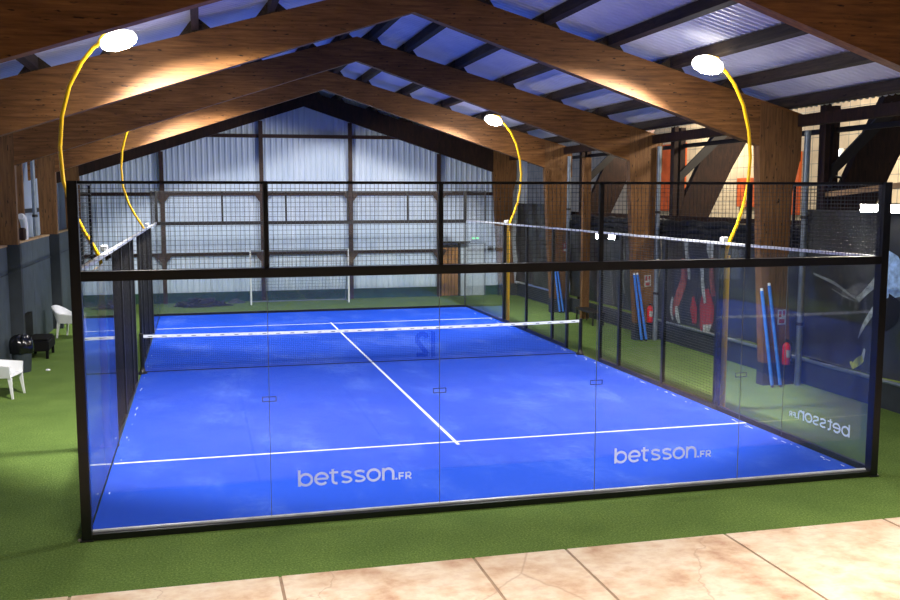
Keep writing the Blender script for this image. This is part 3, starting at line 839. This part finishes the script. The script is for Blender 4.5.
def sign(x, y, z, label, mat):
    t = thing('safety_sign', label, 'sign', (x, y, z), 0, 'safety signs')
    b = MB(); b.box(-.09, .09, -.006, .0, -.15, .15); b.build('plate', mat, t)
    b = MB(); b.box(-.065, -.01, -.009, -.007, .0, .12); b.box(.02, .07, -.009, -.007, .03, .13); b.box(-.06, .06, -.009, -.007, -.12, -.04); b.build('pictogram', 'print_red' if mat != 'print_red' else 'print_grey', t)
sign(12.43, 5.69, 1.36, 'small red and white sign above the fire extinguisher, nearest right column', 'print_grey')
sign(12.58, 11.79, 1.55, 'small pale sign above the fire extinguisher, middle right column', 'print_grey')
sign(12.72, 17.89, 2.1, 'red and white sign on the far right column', 'print_red')
for Y, x, nm in ((5.7, 13.0, 'nearest'), (11.8, 13.03, 'middle'), (17.9, 13.12, 'far')):
    t = thing('downpipe', f'grey downpipe rising beside the {nm} right timber column', 'pipe', (12.77, Y-.12, 0), 0, 'right downpipes')
    b = MB(); b.tube([(0, 0, 0), (0, 0, 5.0)], .06, 12); b.build('pipe', 'grey_metal', t)
    for z in (1.2, 3.3):
        g = MB(); g.lathe([(.075, z), (.075, z+.06)], 12); g.build('bracket', 'dark_steel', t)
t = thing('bench', 'low dark bench beyond the gap in the right court fence', 'bench', (12.45, 15.2, 0))
b = MB(); b.bbox(-.2, .2, -.7, .7, .34, .4, .01); b.build('seat', 'dark_steel', t)
for x in (-.16, .16):
    for y in (-.6, .6):
        b = MB(); b.bbox(x-.02, x+.02, y-.02, y+.02, 0, .34, .004); b.build('leg', 'dark_steel', t)

def flood(y0, y1, x, z, label):
    t = thing('wall_floodlight', label, 'light', (x, (y0+y1)/2, z), 0, 'wall floodlights'); h = (y1-y0)/2
    b = MB(); b.bbox(-.03, .12, -h-.03, h+.03, -.07, .09, .015); b.build('housing', 'dark_steel', t)
    b = MB(); b.bbox(-.045, -.031, -h, h, -.06, .07, .004); b.build('led_panel', 'led', t)
    b = MB(); b.box(.1, .165, -.04, .04, -.02, .02); b.build('bracket', 'dark_steel', t)
flood(2.7, 3.78, 12.66, 3.52, 'long bright floodlight above the tennis player banner')
flood(14.75, 15.25, 12.66, 2.56, 'bright floodlight on the far right, left of a pair')
flood(13.95, 14.35, 12.66, 2.58, 'bright floodlight on the far right, right of a pair')

# ------------------------------------------------------------------ neighbouring hall seen over the right wall
b = MB(); b.box(18.0, 18.1, -8, 60, 0, 9)
wf = struct(b, 'wall_right_outer', 'beige', 'beige sheet wall of the neighbouring hall', 'wall')
b = MB()
for i in range(175): b.box(17.997, 18.0, -7+i*.38, -6.985+i*.38, 0, 9)
for j in range(24): b.box(17.997, 18.0, -8, 60, .3+j*.36, .315+j*.36)
b.build('grid', 'print_line', wf)
for (y0, y1, z0, z1, nm) in ((19.8, 21.6, 3.2, 5.6, 'tall orange board behind the middle right column'), (13.2, 13.8, 3.2, 5.0, 'narrow orange board beside the nearest right downpipe'), (11.9, 12.3, 3.2, 4.7, 'narrow orange board left of the large dark strut'), (15.3, 16.4, 3.4, 4.3, 'low orange board beyond the yellow lamp pole')):
    b = MB(); b.bbox(17.9, 17.996, y0, y1, z0, z1, .01); tag(b.build('orange_board', 'orange_board'), nm, 'board', 'orange boards')
for Y, nm in ((5.8, 'nearest'), (11.9, 'middle'), (18., 'far')):
    t = thing('raking_strut', f'broad dark timber strut leaning outward past the {nm} right column', 'strut', (13.2, Y, 0), 0, 'raking struts')
    b = MB(); b.prism([(.12, 2.7), (.85, 2.7), (1.15, 3.3), (1.75, 4.5), (2.9, 6.4), (1.75, 6.4), (.85, 4.7), (.4, 3.75)], 1, -.09, .09); b.build('plank', 'dark_timber', t)
    b = MB(); b.prism([(.2, 4.1), (.2, 4.35), (1.5, 5.6), (1.7, 5.45)], 1, -.16, -.1); b.build('brace', 'dark_steel', t)
    b = MB(); b.box(.05, .16, -.1, .1, 0, 5.6); b.box(.24, .38, -.08, .12, 0, 5.5); b.build('post', 'dark_timber', t)
b = MB(); b.box(13.5, 13.58, -7, YB, 4.98, 5.08); tag(b.build('steel_rail', 'dark_steel'), 'thin dark rail running above the right wall opening', 'rail')
b = MB(); b.box(12.62, 12.76, -7, YB-.3, 5.08, 5.3); tag(b.build('eave_beam', 'dark_timber'), 'brown eave beam under the right roof edge', 'beam')
t = thing('curved_plank', 'pale curved plank above the bright floodlight on the right', 'plank', (13.3, 0, 0))
b = MB(); n = 14
b.loft([[(dx, y, z+dz) for dx, dz in ((0, -.05), (.05, -.05), (.05, .05), (0, .05))] for y, z in [(2.2+3.6*i/n, 4.12-.26*(i/n)**.6-.1*i/n) for i in range(n+1)]]); b.build('plank', 'pale_wood', t)

t = thing('hook_bracket', 'small black curved bracket beside the large dark strut, nearest right column', 'bracket', (13.52, 5.68, 0))
b = MB(); b.tube([(-.12, 0, 3.9), (-.13, 0, 4.06), (-.05, 0, 4.13), (.1, 0, 4.1), (.13, 0, 4.0), (.04, 0, 3.96), (-.06, 0, 4.0)], .028, 8); b.build('hook', 'dark_steel', t)
b = MB(); b.box(-.2, .18, -.02, .02, 3.84, 3.9); b.build('base', 'dark_steel', t)
t = thing('bulkhead_lamp', 'small bright lamp on the beige wall of the neighbouring hall', 'lamp', (18.0, 11.62, 4.88))
b = MB(); b.bbox(-.1, .0, -.22, .22, -.12, .12, .02); b.build('housing', 'white', t)
b = MB(); b.bbox(-.12, -.101, -.18, .18, -.09, .09, .006); b.build('diffuser', 'glow', t)

# ------------------------------------------------------------------ front wall behind the viewer
b = MB(); b.box(-3.5, 13.3, YF-.1, YF, 0, 7.5)
struct(b, 'wall_front', 'wall_grey', 'grey wall at the front end of the hall', 'wall')

# ------------------------------------------------------------------ lights
def area(name, loc, size, power, color, rot=(0, 0, 0)):
    l = bpy.data.lights.new(name, 'AREA'); l.shape = 'RECTANGLE'; l.size, l.size_y = size; l.energy = power; l.color = color
    o = bpy.data.objects.new(name, l); COL.objects.link(o); o.location = loc; o.rotation_euler = rot
    return o
def point(name, loc, power, color, r=.15):
    l = bpy.data.lights.new(name, 'POINT'); l.energy = power; l.color = color; l.shadow_soft_size = r
    o = bpy.data.objects.new(name, l); COL.objects.link(o); o.location = loc
    return o
# terrace lamps above the stone floor, over the viewer
area('terrace_lamp', (9., -4.6, 5.2), (2.5, 1.), 350, (1., .92, .82)).data.spread = math.radians(110)
area('terrace_lamp', (2., -4.6, 5.2), (2.5, 1.), 280, (1., .94, .86)).data.spread = math.radians(110)
point('neighbour_hall_lamp', (15.8, 8, 6.3), 1100, (1., .86, .68), .3)
point('neighbour_hall_lamp', (16., 17, 6.3), 900, (1., .86, .68), .3)

# ------------------------------------------------------------------ world
w = bpy.data.worlds.new('dusk'); SC.world = w; w.use_nodes = True
nt = w.node_tree; nt.nodes.clear()
bg = nt.nodes.new('ShaderNodeBackground'); bg.inputs[0].default_value = (.3, .4, .75, 1); bg.inputs[1].default_value = .4
wo = nt.nodes.new('ShaderNodeOutputWorld'); nt.links.new(bg.outputs[0], wo.inputs['Surface'])

# ------------------------------------------------------------------ camera
cam = bpy.data.cameras.new('camera'); co = bpy.data.objects.new('camera', cam); COL.objects.link(co)
yaw, pit, rol, fpx = .238069723, .112765981, -.00192402748, 945.702817
f = Vector((math.sin(yaw)*math.cos(pit), math.cos(yaw)*math.cos(pit), -math.sin(pit)))
rt = Vector((math.cos(yaw), -math.sin(yaw), 0)); up = rt.cross(f)
c_, s_ = math.cos(rol), math.sin(rol)
r2 = rt*c_+up*s_; u2 = -rt*s_+up*c_
mt = Matrix((r2, u2, -f)).transposed().to_4x4(); mt.translation = (1.28420774, -10.7129965, 3.75221459)
co.matrix_world = mt
cam.sensor_width = 36; cam.lens = fpx/900*36; cam.shift_x = 20.16466/900; cam.shift_y = 3.21055/900
cam.clip_start = .05; cam.clip_end = 200
SC.camera = co
SC.view_settings.view_transform = 'Standard'
SC.view_settings.look = 'None'
SC.view_settings.exposure = -.08
